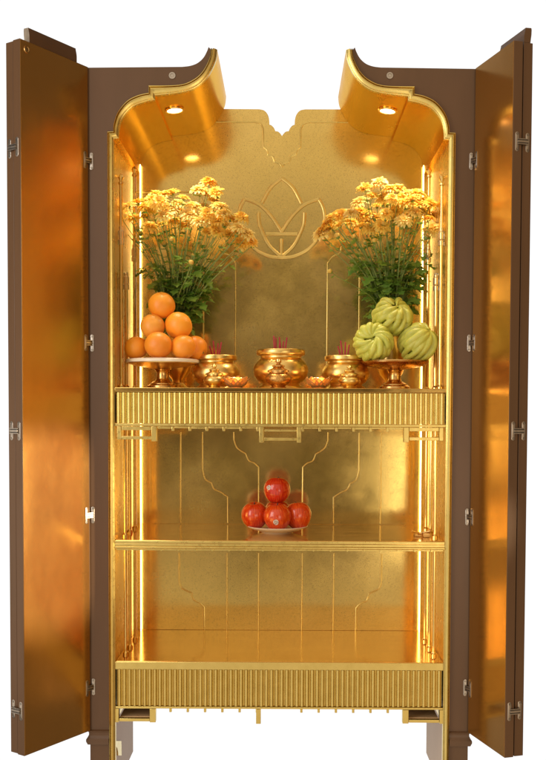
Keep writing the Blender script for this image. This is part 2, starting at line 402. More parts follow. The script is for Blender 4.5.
# ------------------------------------------------------------------ shelves
XF = .4655                                            # half-width of the shelf fronts
def reeds(bm, x0, x1, y, z0, z1, n, depth=.006):
    w = (x1 - x0) / n; seg = 7
    for i in range(n):
        xa = x0 + i * w; rows = []
        for j in range(seg + 1):
            t = j / seg; xx = xa + w * (.06 + .88 * t); yy = y - depth * math.sqrt(max(0, 1 - (2 * t - 1) ** 2))
            rows.append((bm.verts.new((xx, yy, z0)), bm.verts.new((xx, yy, z1))))
        for a, c in zip(rows, rows[1:]): bm.faces.new((a[0], c[0], c[1], a[1]))
        bm.faces.new([r[1] for r in rows]); bm.faces.new([r[0] for r in rows][::-1])
    box(bm, x0, x1, y, y + .012, z0, z1)
def bar(bm, s, xa, xb, ya, yb, y0, y1, ref=281.3):
    """bar given by photograph columns/rows of the left half"""
    x1, x2 = sorted((s * -(P(xa, ya).x - P(ref, ya).x), s * -(P(xb, ya).x - P(ref, ya).x)))
    box(bm, x1, x2, y0, y1, Z(yb), Z(ya), .0009)
# altar shelf
bm = bmesh.new(); box(bm, -XF, XF, -.002, D - .003, Z(392.2), Z_ALTAR, .0012)
alt = obj('altar_shelf', bm, M['gold_shelf'], cab)
bm = bmesh.new(); reeds(bm, -XF + .003, XF - .003, .006, Z(423.8), Z(393.0), 64)
obj('reeded_front', bm, M['gold'], alt, 40)
bm = bmesh.new()
box(bm, -XF, XF, .0, .02, Z(426.6), Z(424.2), .0008)
for s in (-1, 1):
    bar(bm, s, 118, 122, 427, 440.2, .001, .016); bar(bm, s, 122.3, 152.2, 436.8, 440, .002, .016); bar(bm, s, 152.5, 157.6, 426.9, 441.8, -.001, .018)
    bar(bm, s, 122.3, 152.2, 427, 430.8, .003, .016)
    for i in range(6):
        xa = 158 + i * 17; bar(bm, s, xa + .4, xa + 15.6, 427, 429.2 - (.5 if i % 2 else 0), .003, .014)
        bar(bm, s, xa + 14.5, xa + 17, 427.1, 431.4, .001, .012)
    bar(bm, s, 260.4, 264.6, 427, 442.6, -.001, .018)
bar(bm, -1, 265, 297.6, 437.8, 440.6, .002, .016); bar(bm, -1, 265, 297.6, 429.6, 431.6, .004, .014)
obj('apron_fretwork', bm, M['gold'], alt)
# under-shelf board seen from below
bm = bmesh.new(); box(bm, -XF + .002, XF - .002, .03, D - .003, Z(424), Z(392.5))
obj('shelf_underside', bm, M['gold_shelf'], alt)
# middle shelf
bm = bmesh.new(); box(bm, -XF, XF, .0, D - .003, Z(548), Z_MID, .0008)
mid = obj('middle_shelf', bm, M['gold_shelf'], cab)
bm = bmesh.new()
box(bm, -XF, XF, -.0055, -.0004, Z(543.6), Z_MID - .0006, .001); box(bm, -XF, XF, -.003, -.0004, Z(546.6), Z(544.2), .0006); box(bm, -XF, XF, -.006, -.0004, Z(548.6), Z(547), .0006)
box(bm, -XF + .002, XF - .002, .004, .012, Z(551), Z(549.4), .0006)
for i in range(19):
    x = -.43 + i * .86 / 18; tube(bm, [(x, .004, Z(550.2) - .0002), (x, -.001, Z(550.2) - .0002)], .0032, 10)
obj('edge_moulding', bm, M['gold'], mid)
# bottom shelf
bm = bmesh.new(); box(bm, -XF, XF, .002, D - .003, Z(669.4), Z_BOT, .0008)
bot = obj('bottom_shelf', bm, M['gold_shelf'], cab)
bm = bmesh.new(); box(bm, -XF, XF, -.004, .0015, Z(669.6), Z_BOT - .0004, .001)
obj('edge_moulding', bm, M['gold'], bot)
bm = bmesh.new(); reeds(bm, -XF + .003, XF - .003, .006, Z(706.6), Z(670.2), 64)
obj('reeded_front', bm, M['gold'], bot, 40)
bm = bmesh.new()
box(bm, -XF, XF, -.002, .022, Z(709), Z(707), .0008)
for s in (-1, 1):
    bar(bm, s, 114.4, 120.8, 709.4, 723, -.001, .018); bar(bm, s, 151.8, 157.8, 709.4, 723, -.001, .018); bar(bm, s, 121, 151.6, 719.4, 722.4, .002, .016)
    for i in range(6): bar(bm, s, 171.3 + i * 17.3, 173.7 + i * 17.3, 709.4, 713, .002, .014)
bar(bm, -1, 258.2, 263, 709.4, 724, -.001, .016)
obj('apron_fretwork', bm, M['gold'], bot)
TAN = paint('tan_bracket', (.50, .34, .19), (.56, .38, .22), .5, 4)
for s in (-1, 1):
    bm = bmesh.new(); bar(bm, s, 121.2, 151.4, 718.8, 721.8, .0165, .27); bar(bm, s, 121.2, 151.4, 709.6, 718.4, .25, .27)
    obj('corner_bracket', bm, TAN, bot)
bm = bmesh.new(); box(bm, -XF + .002, XF - .002, .03, D - .003, Z(706.8), Z(669.8))
obj('shelf_underside', bm, M['brown'], bot)

M['tan'] = paint('tan_lining', (.58, .40, .24), (.64, .45, .28), .5, 4)
for sg in (-1, 1):
    bm = bmesh.new(); box(bm, *sorted((sg * .4815, sg * .4836)), .013, D + .016, BASE + .002, Z(723.4))
    obj('leg_lining', bm, M['tan'], frames[sg])
bm = bmesh.new(); zz = lambda py, Y: Z(py, Y, 115)
sc = [(.012, zz(741, .012)), (.17, zz(741, .17)), (.175, zz(755.5, .175)), (.115, zz(755.5, .115)), (.112, zz(752, .112)), (.098, zz(748, .098)), (.07, zz(745.6, .07)), (.012, zz(744.6, .012))]
a = [bm.verts.new((-.4814, y, z)) for y, z in sc]; c = [bm.verts.new((-.4785, y, z)) for y, z in sc]
bm.faces.new(a); bm.faces.new(c[::-1])
for i in range(len(sc)): bm.faces.new((a[i], c[i], c[(i + 1) % len(sc)], a[(i + 1) % len(sc)]))
obj('scroll_bracket', bm, M['gold'], frames[-1])

# ------------------------------------------------------------------ side rods
def rod(s, x, y, z0, z1, finial=False, joints=()):
    bm = bmesh.new(); r = .0048
    lathe(bm, [(0, z0), (.0085, z0), (.0085, z0 + .006), (.006, z0 + .009), (r, z0 + .012), (r, z1 - .002), (0, z1 - .001)], 14, (s * x, y, 0))
    o = obj('side_rod', bm, M['brass'], cab)
    if finial:
        b2 = bmesh.new(); lathe(b2, [(r, z1 - .004), (.0075, z1 - .002), (.0075, z1 + .003), (.004, z1 + .006), (.006, z1 + .011), (.0085, z1 + .017), (.006, z1 + .024), (0, z1 + .028)], 14, (s * x, y, 0))
        obj('finial', b2, M['brass'], o)
    for zj in joints:
        b2 = bmesh.new(); lathe(b2, [(r, zj), (.009, zj), (.009, zj + .012), (.007, zj + .015), (.009, zj + .018), (.009, zj + .036), (.0065, zj + .04), (.0065, zj + .05), (r, zj + .05)], 14, (s * x, y, 0))
        obj('clear_joint', b2, M['acrylic'], o)
for s in (-1, 1):
    for y in (.075, .155, .25):
        rod(s, .449, y, Z_BOT, Z(548.2))
        rod(s, .449, y, Z_MID, Z(424.4))
    rod(s, .457, .06, Z_ALTAR, Z(184, .06), True, (Z(245, .06),))
    rod(s, .456, .14, Z_ALTAR, Z(274, .14), False, (Z(290, .14),))
    rod(s, .447, .24, Z_ALTAR, Z(176, .24), True, (Z(262, .24),))
# small brass clip lying at the rear right corner of the middle shelf
bm = bmesh.new(); c = P(423, 533, .12)
box(bm, c.x - .026, c.x - .006, .10, .135, Z_MID + .0005, Z_MID + .006, .001); box(bm, c.x - .004, c.x + .016, .085, .12, Z_MID + .0005, Z_MID + .012, .001)
tube(bm, [(c.x - .034, .11, Z_MID + .016), (c.x - .01, .115, Z_MID + .008), (c.x + .02, .10, Z_MID + .017)], .0035, 8)
obj('shelf_clip', bm, M['bronze'], mid)

# ------------------------------------------------------------------ doors
def solve_edge(px, py):                               # depth at which the door top (z = zt) shows at row py
    lo, hi = -.6, 0
    for _ in range(40):
        md = (lo + hi) / 2
        if P(px, py, md).z > zt: hi = md
        else: lo = md
    return lo
def hinge_mesh(bm, o, u, n, w, h=.026):
    """pill-shaped plate: centre o, half-width w along u, half-height h along Z, normal n"""
    k = 10; ring = []
    for i in range(2 * k):
        if i < k: a = PI * i / (k - 1); p = u * (w * math.cos(a)) + Vector((0, 0, h - w + w * math.sin(a)))
        else: a = PI + PI * (i - k) / (k - 1); p = u * (w * math.cos(a)) + Vector((0, 0, -(h - w) + w * math.sin(a)))
        ring.append(p)
    a_ = [bm.verts.new(o + p) for p in ring]; b_ = [bm.verts.new(o + p + n * .0016) for p in ring]; c_ = [bm.verts.new(o + p * .86 + n * .0022) for p in ring]
    for q, t in ((a_, b_), (b_, c_)):
        for i in range(2 * k): bm.faces.new((q[i], q[(i + 1) % (2 * k)], t[(i + 1) % (2 * k)], t[i]))
    bm.faces.new(c_)
    for sg in (-1, 1):                                # screw heads
        cc = o + Vector((0, 0, sg * (h - w))) + n * .0023
        rg = [bm.verts.new(cc + u * (w * .52 * math.cos(2 * PI * i / 12)) + Vector((0, 0, w * .52 * math.sin(2 * PI * i / 12)))) for i in range(12)]
        f = bm.faces.new(rg); f.material_index = 1
        rg = [bm.verts.new(cc + n * .0006 + u * (w * .36 * math.cos(2 * PI * i / 12)) + Vector((0, 0, w * .36 * math.sin(2 * PI * i / 12)))) for i in range(12)]
        bm.faces.new(rg)
def link(bm, a, c, n):
    d = (c - a).normalized(); up = Vector((0, 0, 1))
    for dz, hh, mi in ((.0, .0075, 1), (.0, .0028, 0), (.0062, .0012, 0), (-.0062, .0012, 0)):
        vs = []
        for p in (a, c):
            for zz in (-hh, hh):
                for nn in (0, .0016 if mi else .0046): vs.append(bm.verts.new(p + up * (dz + zz) + n * nn))
        for q in ((0, 1, 3, 2), (4, 6, 7, 5), (0, 4, 5, 1), (2, 3, 7, 6), (0, 2, 6, 4), (1, 5, 7, 3)): bm.faces.new([vs[i] for i in q]).material_index = mi
Zdoor = Z(731.5)
for s, front, hinges_in, hinges_out in ((-1, (19.6, 38.0), (161, 343, 515, 687), (146, 431, 712)), (1, (514.2, 40.2), (161, 343, 517, 688), (141, 431, 712))):
    Yf = solve_edge(*front); fp = P(front[0], front[1], Yf)
    hp = Vector((s * (XO - .001), -.003, 0)); tp = Vector((fp.x, Yf, 0))
    t = (tp - hp); W = t.length; t.normalize()
    nin = Vector((-t.y, t.x, 0)); nin = nin if nin.x * s < 0 else -nin       # towards the cabinet's middle
    T = .0262
    print('door', s, W, t, Yf)
    def leaf_box(bm, off, thick, u0, u1, z0, z1, bev=.0012):
        b2 = bmesh.new(); box(b2, u0, u1, off, off + thick, z0, z1, bev)
        Mx = Matrix(((t.x, -nin.x, 0, hp.x), (t.y, -nin.y, 0, hp.y), (0, 0, 1, 0), (0, 0, 0, 1)))
        bmesh.ops.transform(b2, matrix=Mx, verts=b2.verts)
        me = bpy.data.meshes.new('tmp'); b2.to_mesh(me); b2.free(); bm.from_mesh(me); bpy.data.meshes.remove(me)
    def L(u, off, z): p = hp + t * u - nin * off; return Vector((p.x, p.y, z))
    for k in range(2):
        off = k * (T + .0045)
        bm = bmesh.new(); leaf_box(bm, off, T, -.003, W - (0 if k == 0 else .004), Zdoor, zt + .0)
        lf = obj('door_leaf', bm, M['brown'], cab)
        if k == 0:
            bm = bmesh.new(); leaf_box(bm, -.0008, .0015, .001, W - .0012, Zdoor + .001, zt - .001, .0003)
            obj('copper_panel', bm, M['copper'], lf)
            lf['label'] = 'brown door leaf with a glossy copper inner face'
            # screw near the top
            if s < 0:
                bm = bmesh.new(); lathe(bm, [(0, .0012), (.006, .0012), (.0065, .002), (.0088, .002), (.0095, 0)], 20)
                w = obj('screw_washer', bm, M['bronze'], lf); q = L(W - .022, -.001, Z(50.5, Yf + .02))
                w.matrix_local = Matrix(((t.x, 0, nin.x, q.x), (t.y, 0, nin.y, q.y), (0, 1, 0, q.z), (0, 0, 0, 1)))
            lead = lf
        else:
            for py in hinges_out:                     # hinge joining the two folded leaves
                bm = bmesh.new(); zz = Z(py, Yf, front[0])
                hinge_mesh(bm, L(W - .0006, T * .5 - .001, zz), nin, t, .0054, .0248); hinge_mesh(bm, L(W - .0046, T * 1.5 + .0055, zz), nin, t, .0054, .0248)
                link(bm, L(W + .001, T * .5, zz), L(W + .001, T * 1.5 + .004, zz), t)
                obj('hinge', bm, [M['nickel'], M['dark']], lf)
        # curled eave on top of the leaf
        if (s < 0 and k == 0) or (s > 0 and k == 1):
            u1 = W - .033 if s < 0 else W - .004; u0 = .04 if s < 0 else .075
            hgt = .038 if s < 0 else .037
            pr = [(0, 0), (0, .4), (.05, .62), (.16, .86), (.2, 1.0), (.95, 1.02), (1.0, .9), (.98, .55), (.9, .2), (.86, 0)]
            pr = [(off + .0005 + (.0215 * a if s < 0 else .0215 * a), zt + hgt * c + .0002) for a, c in pr]
            bm = bmesh.new(); e0 = [bm.verts.new(L(u0, a, z)) for a, z in pr]; e1 = [bm.verts.new(L(u1, a, z)) for a, z in pr]
            for i in range(len(pr)): bm.faces.new((e0[i], e0[(i + 1) % len(pr)], e1[(i + 1) % len(pr)], e1[i]))
            f0 = bm.faces.new(e0); f1 = bm.faces.new(e1[::-1])
            if s < 0: f1.material_index = 1
            obj('eave_cap', bm, [M['brown'], M['champagne']], lf)
    for py in hinges_in:                              # hinge between the carcass and the first leaf
        bm = bmesh.new(); zz = Z(py, 0, 281 + s * 195)
        hinge_mesh(bm, Vector((s * (XO - .010), .0036, zz)), Vector((1, 0, 0)), Vector((0, -1, 0)), .0050, .0235)
        hinge_mesh(bm, L(.012, -.001, zz), t, nin, .0050, .0235)
        link(bm, Vector((s * (XO - .010), .002, zz)), L(.012, -.002, zz), (nin + Vector((0, -1, 0))).normalized() * .7)
        obj('hinge', bm, [M['nickel'], M['dark']], frames[s])

# ------------------------------------------------------------------ offerings on the altar shelf
def ground(px, Y, z=None):
    p = P(px, 388, Y); return Vector((p.x, Y, Z_ALTAR if z is None else z))
def pxs(Y): return (Y + CD) / F_PX                     # metres per photograph pixel at depth Y

def fruit_stand(loc, rim_w, white, label):
    t = thing('fruit_stand', loc, label, 'fruit stand', 'footed fruit stands on the altar shelf')
    bm = bmesh.new()
    lathe(bm, [(0, 0), (.044, 0), (.046, .003), (.045, .008), (.038, .012), (.037, .015), (.030, .019), (.021, .024), (.0185, .030), (.018, .046), (.021, .053), (.026, .057)], 44)
    obj('pedestal', bm, M['bronze'], t, 40)
    bm = bmesh.new(); h = .0575
    lathe(bm, [(0, h), (.027, h), (.05, h + .004), (.08, h + .010), (rim_w - .004, h + .017), (rim_w, h + .0205), (rim_w, h + .023) , (0, h + .023)] if not white else
          [(0, h), (.027, h), (.05, h + .004), (.08, h + .009), (rim_w - .006, h + .015), (rim_w - .005, h + .017)], 56)
    dish = obj('dish', bm, M['bronze'] if not white else M['censer'], t, 40)
    bm = bmesh.new()
    lathe(bm, [(rim_w - .006, h + .0165), (rim_w, h + .018), (rim_w + .001, h + .0245), (rim_w - .003, h + .0275), (rim_w - .008, h + .0265), (0, h + .0255)] if white else
          [(rim_w - .001, h + .0205), (rim_w + .0015, h + .0225), (rim_w + .0005, h + .0255), (rim_w - .004, h + .0255), (rim_w - .007, h + .0234)], 56)
    obj('rim', bm, M['white'] if white else M['bronze'], dish, 40)
    return t, loc[2] + h + .0262
YP = .125
gl = ground(162.7, YP); stand_l, zl_ = fruit_stand(gl, .1075, True, 'footed gold fruit stand with a white rim carrying the heaped oranges')
gr = ground(394.5, YP); stand_r, zr_ = fruit_stand(gr, .0985, False, 'footed bronze fruit stand carrying the green citrons')

def orange(c, r, mat, rot, label, squash=.95):
    bm = bmesh.new(); bmesh.ops.create_uvsphere(bm, u_segments=40, v_segments=26, radius=r)
    for v in bm.verts:
        n = v.co.normalized(); d = 1 + .018 * noise.noise(n * 1.6 + Vector(c) * 20)
        d -= .06 * math.exp(-((1 - n.z) / .02)) + .05 * math.exp(-((1 + n.z) / .012))
        v.co = Vector((n.x, n.y, n.z * squash)) * r * d
    o = obj('orange', bm, mat, None, 60); o.location = c; o.rotation_euler = rot
    tag(o, label, 'orange', 'oranges heaped on the fruit stand')
    bm = bmesh.new(); lathe(bm, [(r * .02, r * (.90 * squash + .02)), (r * .05, r * (.91 * squash + .03)), (r * .13, r * (.92 * squash + .015)), (r * .16, r * .91 * squash)], 10, fn=lambda a, z: 1 + .25 * math.cos(5 * a))
    obj('stem_end', bm, M['stem_end'], o)
    return o
orr = [  # px, py, radius px, Y, pale, rotation, label
    (161.7, 305.3, 13.5, .105, 0, (R(-150), .3, 0), 'plump orange crowning the top of the heap'),
    (152.6, 326.2, 12.2, .085, 1, (R(60), R(-35), .5), 'pale orange in the second tier, green stem end facing left'),
    (178.4, 325.6, 13.8, .095, 0, (R(150), R(30), 0), 'deep orange in the second tier, right under the top one'),
    (136.0, 344, 11.9, .10, 0, (R(150), R(-20), 1), 'small orange at the left end of the bottom row'),
    (158.2, 345, 13.9, .055, 0, (R(200), R(12), 2), 'large orange in front at the middle of the bottom row'),
    (183.2, 346.4, 12.6, .075, 0, (R(170), R(30), 2), 'orange at the right front of the bottom row'),
    (195.2, 346.6, 12.4, .13, 0, (R(150), R(60), 2), 'orange at the right end of the bottom row, half hidden'),
    (172.5, 345, 13, .185, 1, (R(20), R(10), 0), 'orange at the back of the bottom row, almost hidden by those in front'),
]
for px, py, rp, Y, pale, rot, lab in orr:
    c = P(px, py, Y); r = rp * pxs(Y)
    if 'bottom row' in lab: c.z = zl_ + r * .955
    orange(c, r, M['orange_b' if pale else 'orange'], rot, lab)

def citron(c, size, axis, spin, n, label, twist=.5, long=1.0):
    """fist-shaped fingered citron: fat fingers run from the base and fold together at the tip"""
    bm = bmesh.new(); rnd = random.Random(int(spin * 100) + n)
    a, b_ = size
    bmesh.ops.create_uvsphere(bm, u_segments=24, v_segments=16, radius=1)
    for v in bm.verts: v.co = Vector((v.co.x * a * .72, v.co.y * a * .72, v.co.z * b_ * .72))
    rows = ((-80, 44, n, .76, 1.0), (-22, 62, n - 2, .85, .92), (20, 80, n - 5, .94, .80)) if long <= 1 else ((-80, 70, n, .80, 1.0), (-10, 84, n - 3, .88, .9))
    for ring, (l0, l1, m_, rad0, wk) in enumerate(rows):
        for i in range(m_):
            az = 2 * PI * (i + .5 * ring + rnd.uniform(-.16, .16)) / m_ + spin
            top = l1 + rnd.uniform(-13, 6); low = l0 + (rnd.uniform(-6, 14) if ring else 0); kn = rnd.uniform(0, 6)
            pts = []; rr = []; K = 16; wid = a * (2.2 / m_) * rnd.uniform(.9, 1.15) * wk
            bulge = rnd.uniform(.96, 1.06)
            for k in range(K + 1):
                f = k / K; lat = R(low + (top - low) * f); cr = math.cos(lat)
                arch = rad0 * bulge * (.93 + .13 * math.sin(PI * f)) + (.09 * f ** 3 if ring < 2 else 0)
                w = wid * (.72 + .34 * math.sin(PI * min(1, .1 + f * .85))) * (1 + .07 * math.sin(kn + f * 11))
                w *= min(1, .35 + cr * 1.1)
                azz = az + twist * f * f + .05 * math.sin(kn + f * 4)
                pts.append(Vector((a * arch * cr * math.cos(azz), a * arch * cr * math.sin(azz), b_ * arch * math.sin(lat) * long))); rr.append(w)
            d = (pts[-1] - pts[-2]).normalized() * wid
            pts += [pts[-1] + d * .35, pts[-1] + d * .6, pts[-1] + d * .68]; e = rr[-1]; rr += [e * .86, e * .55, e * .12]
            tube(bm, pts, rr, 12)
    lathe(bm, [(0, -b_ * .98), (a * .10, -b_ * .97), (a * .13, -b_ * .86), (a * .2, -b_ * .75)], 12)
    o = obj('fingered_citron', bm, M['citron'], None, 70)
    md = o.modifiers.new('merge', 'REMESH'); md.mode = 'VOXEL'; md.voxel_size = .0010; md.use_smooth_shade = True
    sm = o.modifiers.new('soften', 'SMOOTH'); sm.factor = .5; sm.iterations = 1
    o.location = c; o.rotation_euler = Vector(axis).normalized().to_track_quat('Z', 'Y').to_euler()
    tag(o, label, 'citron', 'green citrons on the fruit stand')
    return o
ct = P(391.5, 319, .125); citron(ct, (.060, .0535), (.28, -.62, .8), .4, 17, 'green fingered citron on top of the other two')
c2 = P(373.6, 343.6, .095); citron(c2, (.059, .0515), (-.12, -.93, .42), 1.7, 16, 'green fingered citron at the left, its closed tip facing forward', .7)
c3 = P(416.6, 344.6, .10); citron(c3, (.0535, .059), (.55, -.50, .62), 2.9, 15, 'long ribbed green citron at the right, tilted outwards', .25, 1.05)
# censers, pots and sticks
def censer(loc, sc, hs, mat, label):
    t = thing('incense_burner', loc, label, 'incense burner', 'brass incense burners on the altar shelf')
    pr = [(0, 0), (.066, 0), (.068, .004), (.066, .008), (.058, .012), (.056, .016), (.060, .019), (.070, .026), (.079, .038), (.083, .052), (.081, .066), (.074, .078), (.066, .086), (.061, .090), (.0605, .095), (.066, .098)]
    bm = bmesh.new(); lathe(bm, [(r * sc, z * hs) for r, z in pr], 56)
    body = obj('bowl', bm, mat, t, 38)
    bm = bmesh.new(); z = .098
    lathe(bm, [(r * sc, (z + q) * hs) for r, q in [(.060, 0), (.071, .0005), (.073, .003), (.073, .0135), (.071, .016), (.064, .0165), (.062, .013), (.060, -.012), (.058, -.03)]], 56)
    obj('rim', bm, mat, t, 38)
    bm = bmesh.new(); lathe(bm, [(0, .094 * hs), (.03 * sc, .092 * hs), (.0595 * sc, .088 * hs)], 30); obj('ash', bm, M['ash'], t)
    return t
YC = .15
cz = [(280.8, YC, 1.0, 'largest brass incense burner, at the centre of the altar shelf'),
      (215.8, .16, .86, 'smaller brass incense burner beside the stand of oranges'),
      (345.5, .16, .86, 'smaller brass incense burner beside the stand of citrons')]
for px, Y, k, lab in cz:
    censer(ground(px, Y), k * (.985 if k == 1 else 1.0), 1.02 if k == 1 else .87, M['censer'], lab)
sticks = [(280.8, 1.0, YC, [(-.018, -.006, -.03, .062), (-.014, .004, -.012, .058), (-.006, -.004, .02, .045), (.004, .003, .03, .047), (.011, -.003, .055, .058), (.001, .008, -.05, .060)], 'central burner'),
          (215.8, .87, .16, [(-.003, 0, -.04, .062), (.004, .003, .02, .055), (.008, -.003, .07, .058), (-.008, .003, -.09, .047)], 'burner beside the oranges'),
          (345.5, .87, .16, [(-.008, 0, -.06, .064), (-.002, .003, .01, .060), (.004, -.003, .05, .052), (-.012, .003, -.09, .048)], 'burner beside the citrons')]
for px, k, Y, lst, where in sticks:
    g = ground(px, Y)
    for dx, dy, lean, ht in lst:
        bm = bmesh.new(); z0 = .093 * (1.02 if k == 1 else .87)
        tube(bm, [(0, 0, -.01), (lean * .05, 0, ht * .5), (lean * .12, 0, ht)], [.0022, .0021, .0019], 8)
        o = obj('incense_stick', bm, M['incense']); o.location = (g.x + dx * 1.0, g.y + dy, g.z + z0)
        tag(o, 'short red incense stick standing in the ash of the ' + where, 'incense stick', 'incense sticks in the ' + where)
def lidded_pot(loc, kr, kh, mat, label, carved=False):
    t = thing('lidded_pot', loc, label, 'lidded pot', 'small lidded pots in front of the burners')
    bm = bmesh.new()
    lathe(bm, [(r * kr, z * kh) for r, z in [(0, 0), (.022, 0), (.023, .003), (.019, .006), (.022, .009), (.033, .016), (.038, .025), (.037, .033), (.031, .040), (.026, .0435), (.026, .047)]], 40)
    obj('pot_body', bm, M['carved'] if carved else mat, t, 40)
    bm = bmesh.new()
    lathe(bm, [(r * kr, z * kh) for r, z in [(.024, .0462), (.031, .047), (.0315, .050), (.029, .052), (.020, .056), (.0145, .060), (.018, .062), (.0185, .0645), (.013, .067), (.006, .069), (.005, .071), (.0085, .074), (.009, .078), (.005, .083), (0, .086)]], 40)
    obj('lid', bm, mat, t, 40)
    return t
lidded_pot(ground(278.4, .045), 1.0, 1.0, M['bronze'], 'small carved bronze pot with a tiered lid, in front of the largest burner', True)
lidded_pot(ground(214.2, .055), .82, .82, M['censer'], 'small smooth brass pot with a knobbed lid, beside the oranges')
lidded_pot(ground(349.4, .055), .86, .80, M['censer'], 'small smooth brass pot with a knobbed lid, beside the citrons')

# lotus lamps
def lotus_cup(loc, label):
    bm = bmesh.new()
    for ring, (n, r0, r1, h, w) in enumerate(((7, .014, .034, .026, .019), (7, .013, .029, .030, .017))):
        for i in range(n):
            a = 2 * PI * (i + .5 * ring) / n; U, V = 6, 6; grid = []
            for u in range(U + 1):
                f = u / U; row = []
                ww = w * max(.0, math.sin(PI * min(1, .26 + f * .74))) ** .55 if f < 1 else .0015
                rr = r0 + (r1 - r0) * math.sin(f * PI / 2) + .003 * (f > .85); zz = .004 + h * f ** 1.25
                for v in range(V + 1):
                    g = (v / V - .5) * 2; q = a + g * ww / max(rr, .01)
                    rad = rr + .003 * g * g
                    row.append(bm.verts.new((rad * math.cos(q), rad * math.sin(q), zz)))
                grid.append(row)
            for u in range(U):
                for v in range(V): bm.faces.new((grid[u][v], grid[u][v + 1], grid[u + 1][v + 1], grid[u + 1][v]))
    lathe(bm, [(0, .001), (.019, 0), (.020, .003), (.015, .006), (0, .007)], 24)
    o = obj('lotus_cup', bm, M['glass_orange'], None, 60, True); o.location = loc
    md = o.modifiers.new('thick', 'SOLIDIFY'); md.thickness = .0012
    tag(o, label, 'candle cup', 'orange glass lotus cups')
for px, lab in ((236, 'between the left and largest burners'), (318.6, 'between the right and largest burners')):
    g = ground(px, .05); lotus_cup(g, 'small orange glass lotus cup ' + lab)
    bm = bmesh.new(); lathe(bm, [(0, 0), (.0165, 0), (.0172, .002), (.0172, .021), (.015, .0235), (.006, .0225), (0, .0225)], 24)
    c = obj('candle', bm, M['wax']); c.location = (g.x, g.y, g.z + .0075)
    tag(c, 'glowing cream candle in the orange lotus cup ' + lab, 'candle', 'candles in the lotus cups')

# ------------------------------------------------------------------ flowers
def bloom_mesh(name, n_layers, R0, mat, cup):
    bm = bmesh.new(); rnd = random.Random(name)
    for l in range(n_layers):
        n = 19 - l * 3; ln = R0 * (1 - .20 * l); el = R(8 + 24 * l + cup)
        for i in range(n):
            a = 2 * PI * (i + .5 * l) / n + rnd.uniform(-.09, .09); e = el + rnd.uniform(-.16, .16); le = ln * rnd.uniform(.86, 1.1); w = R0 * .165
            t = Vector((math.cos(a), math.sin(a), 0)); sd = Vector((-t.y, t.x, 0)); prev = None
            for k in range(6):
                f = k / 5; ang = e - .42 * f * f + .1
                c = t * (R0 * .10 + le * f * math.cos(ang)) + Vector((0, 0, le * f * math.sin(ang) + .001 * l))
                ww = w * (.45 + .9 * f if f < .6 else (.99 - (f - .6) * 1.2)) if f < 1 else w * .28
                cur = (bm.verts.new(c - sd * ww + Vector((0, 0, ww * .35))), bm.verts.new(c), bm.verts.new(c + sd * ww + Vector((0, 0, ww * .35))))
                if prev:
                    bm.faces.new((prev[0], prev[1], cur[1], cur[0])); bm.faces.new((prev[1], prev[2], cur[2], cur[1]))
                prev = cur
    lathe(bm, [(R0 * .26, R0 * .04), (R0 * .24, R0 * .17), (R0 * .14, R0 * .25), (0, R0 * .27)], 14, mat=1)
    lathe(bm, [(R0 * .06, -R0 * .22), (R0 * .19, -R0 * .14), (R0 * .24, R0 * .02)], 12, mat=2)
    me = bpy.data.meshes.new(name); bm.to_mesh(me); bm.free(); me.shade_smooth()
    for m_ in (mat, M['disc'], M['stem']): me.materials.append(m_)
    return me
def bud_mesh():
    bm = bmesh.new(); lathe(bm, [(0, -.010), (.005, -.009), (.008, -.004), (.0095, .002)], 14, mat=1)
    lathe(bm, [(.0095, .002), (.0098, .006), (.0075, .011), (.003, .013), (0, .0125)], 14, fn=lambda a, z: 1 + .09 * math.cos(9 * a))
    me = bpy.data.meshes.new('bud'); bm.to_mesh(me); bm.free(); me.shade_smooth(); me.materials.append(M['bud']); me.materials.append(M['stem']); return me
BL = [bloom_mesh('blossom_a', 3, .022, M['petal'], 0), bloom_mesh('blossom_b', 3, .020, M['petal_b'], 8), bloom_mesh('blossom_c', 4, .0225, M['petal_c'], 2), bloom_mesh('blossom_d', 3, .019, M['petal'], 22)]
BUD = bud_mesh()
def leaf_verts(bm, o, d, nrm, L_, rnd):
    """lobed chrysanthemum leaf"""
    d = d.normalized(); nrm = (nrm - d * nrm.dot(d)).normalized(); s = d.cross(nrm)
    out = [(0, .03), (.10, .05), (.16, .20), (.24, .30), (.30, .17), (.40, .20), (.46, .38), (.56, .42), (.58, .20), (.68, .18), (.74, .30), (.84, .24), (.86, .12), (1.0, .0)]
    mid = []; lt = []; rt = []
    bend = rnd.uniform(.2, .75); fold = rnd.uniform(.1, .45)
    for u, w in out:
        c = o + d * (u * L_) - nrm * (bend * u * u * L_ * .6)
        mid.append(bm.verts.new(c)); lt.append(bm.verts.new(c + s * (w * L_) + nrm * (w * fold * L_))); rt.append(bm.verts.new(c - s * (w * L_) + nrm * (w * fold * L_)))
    for i in range(len(out) - 1):
        bm.faces.new((mid[i], mid[i + 1], lt[i + 1], lt[i])); bm.faces.new((mid[i + 1], mid[i], rt[i], rt[i + 1]))
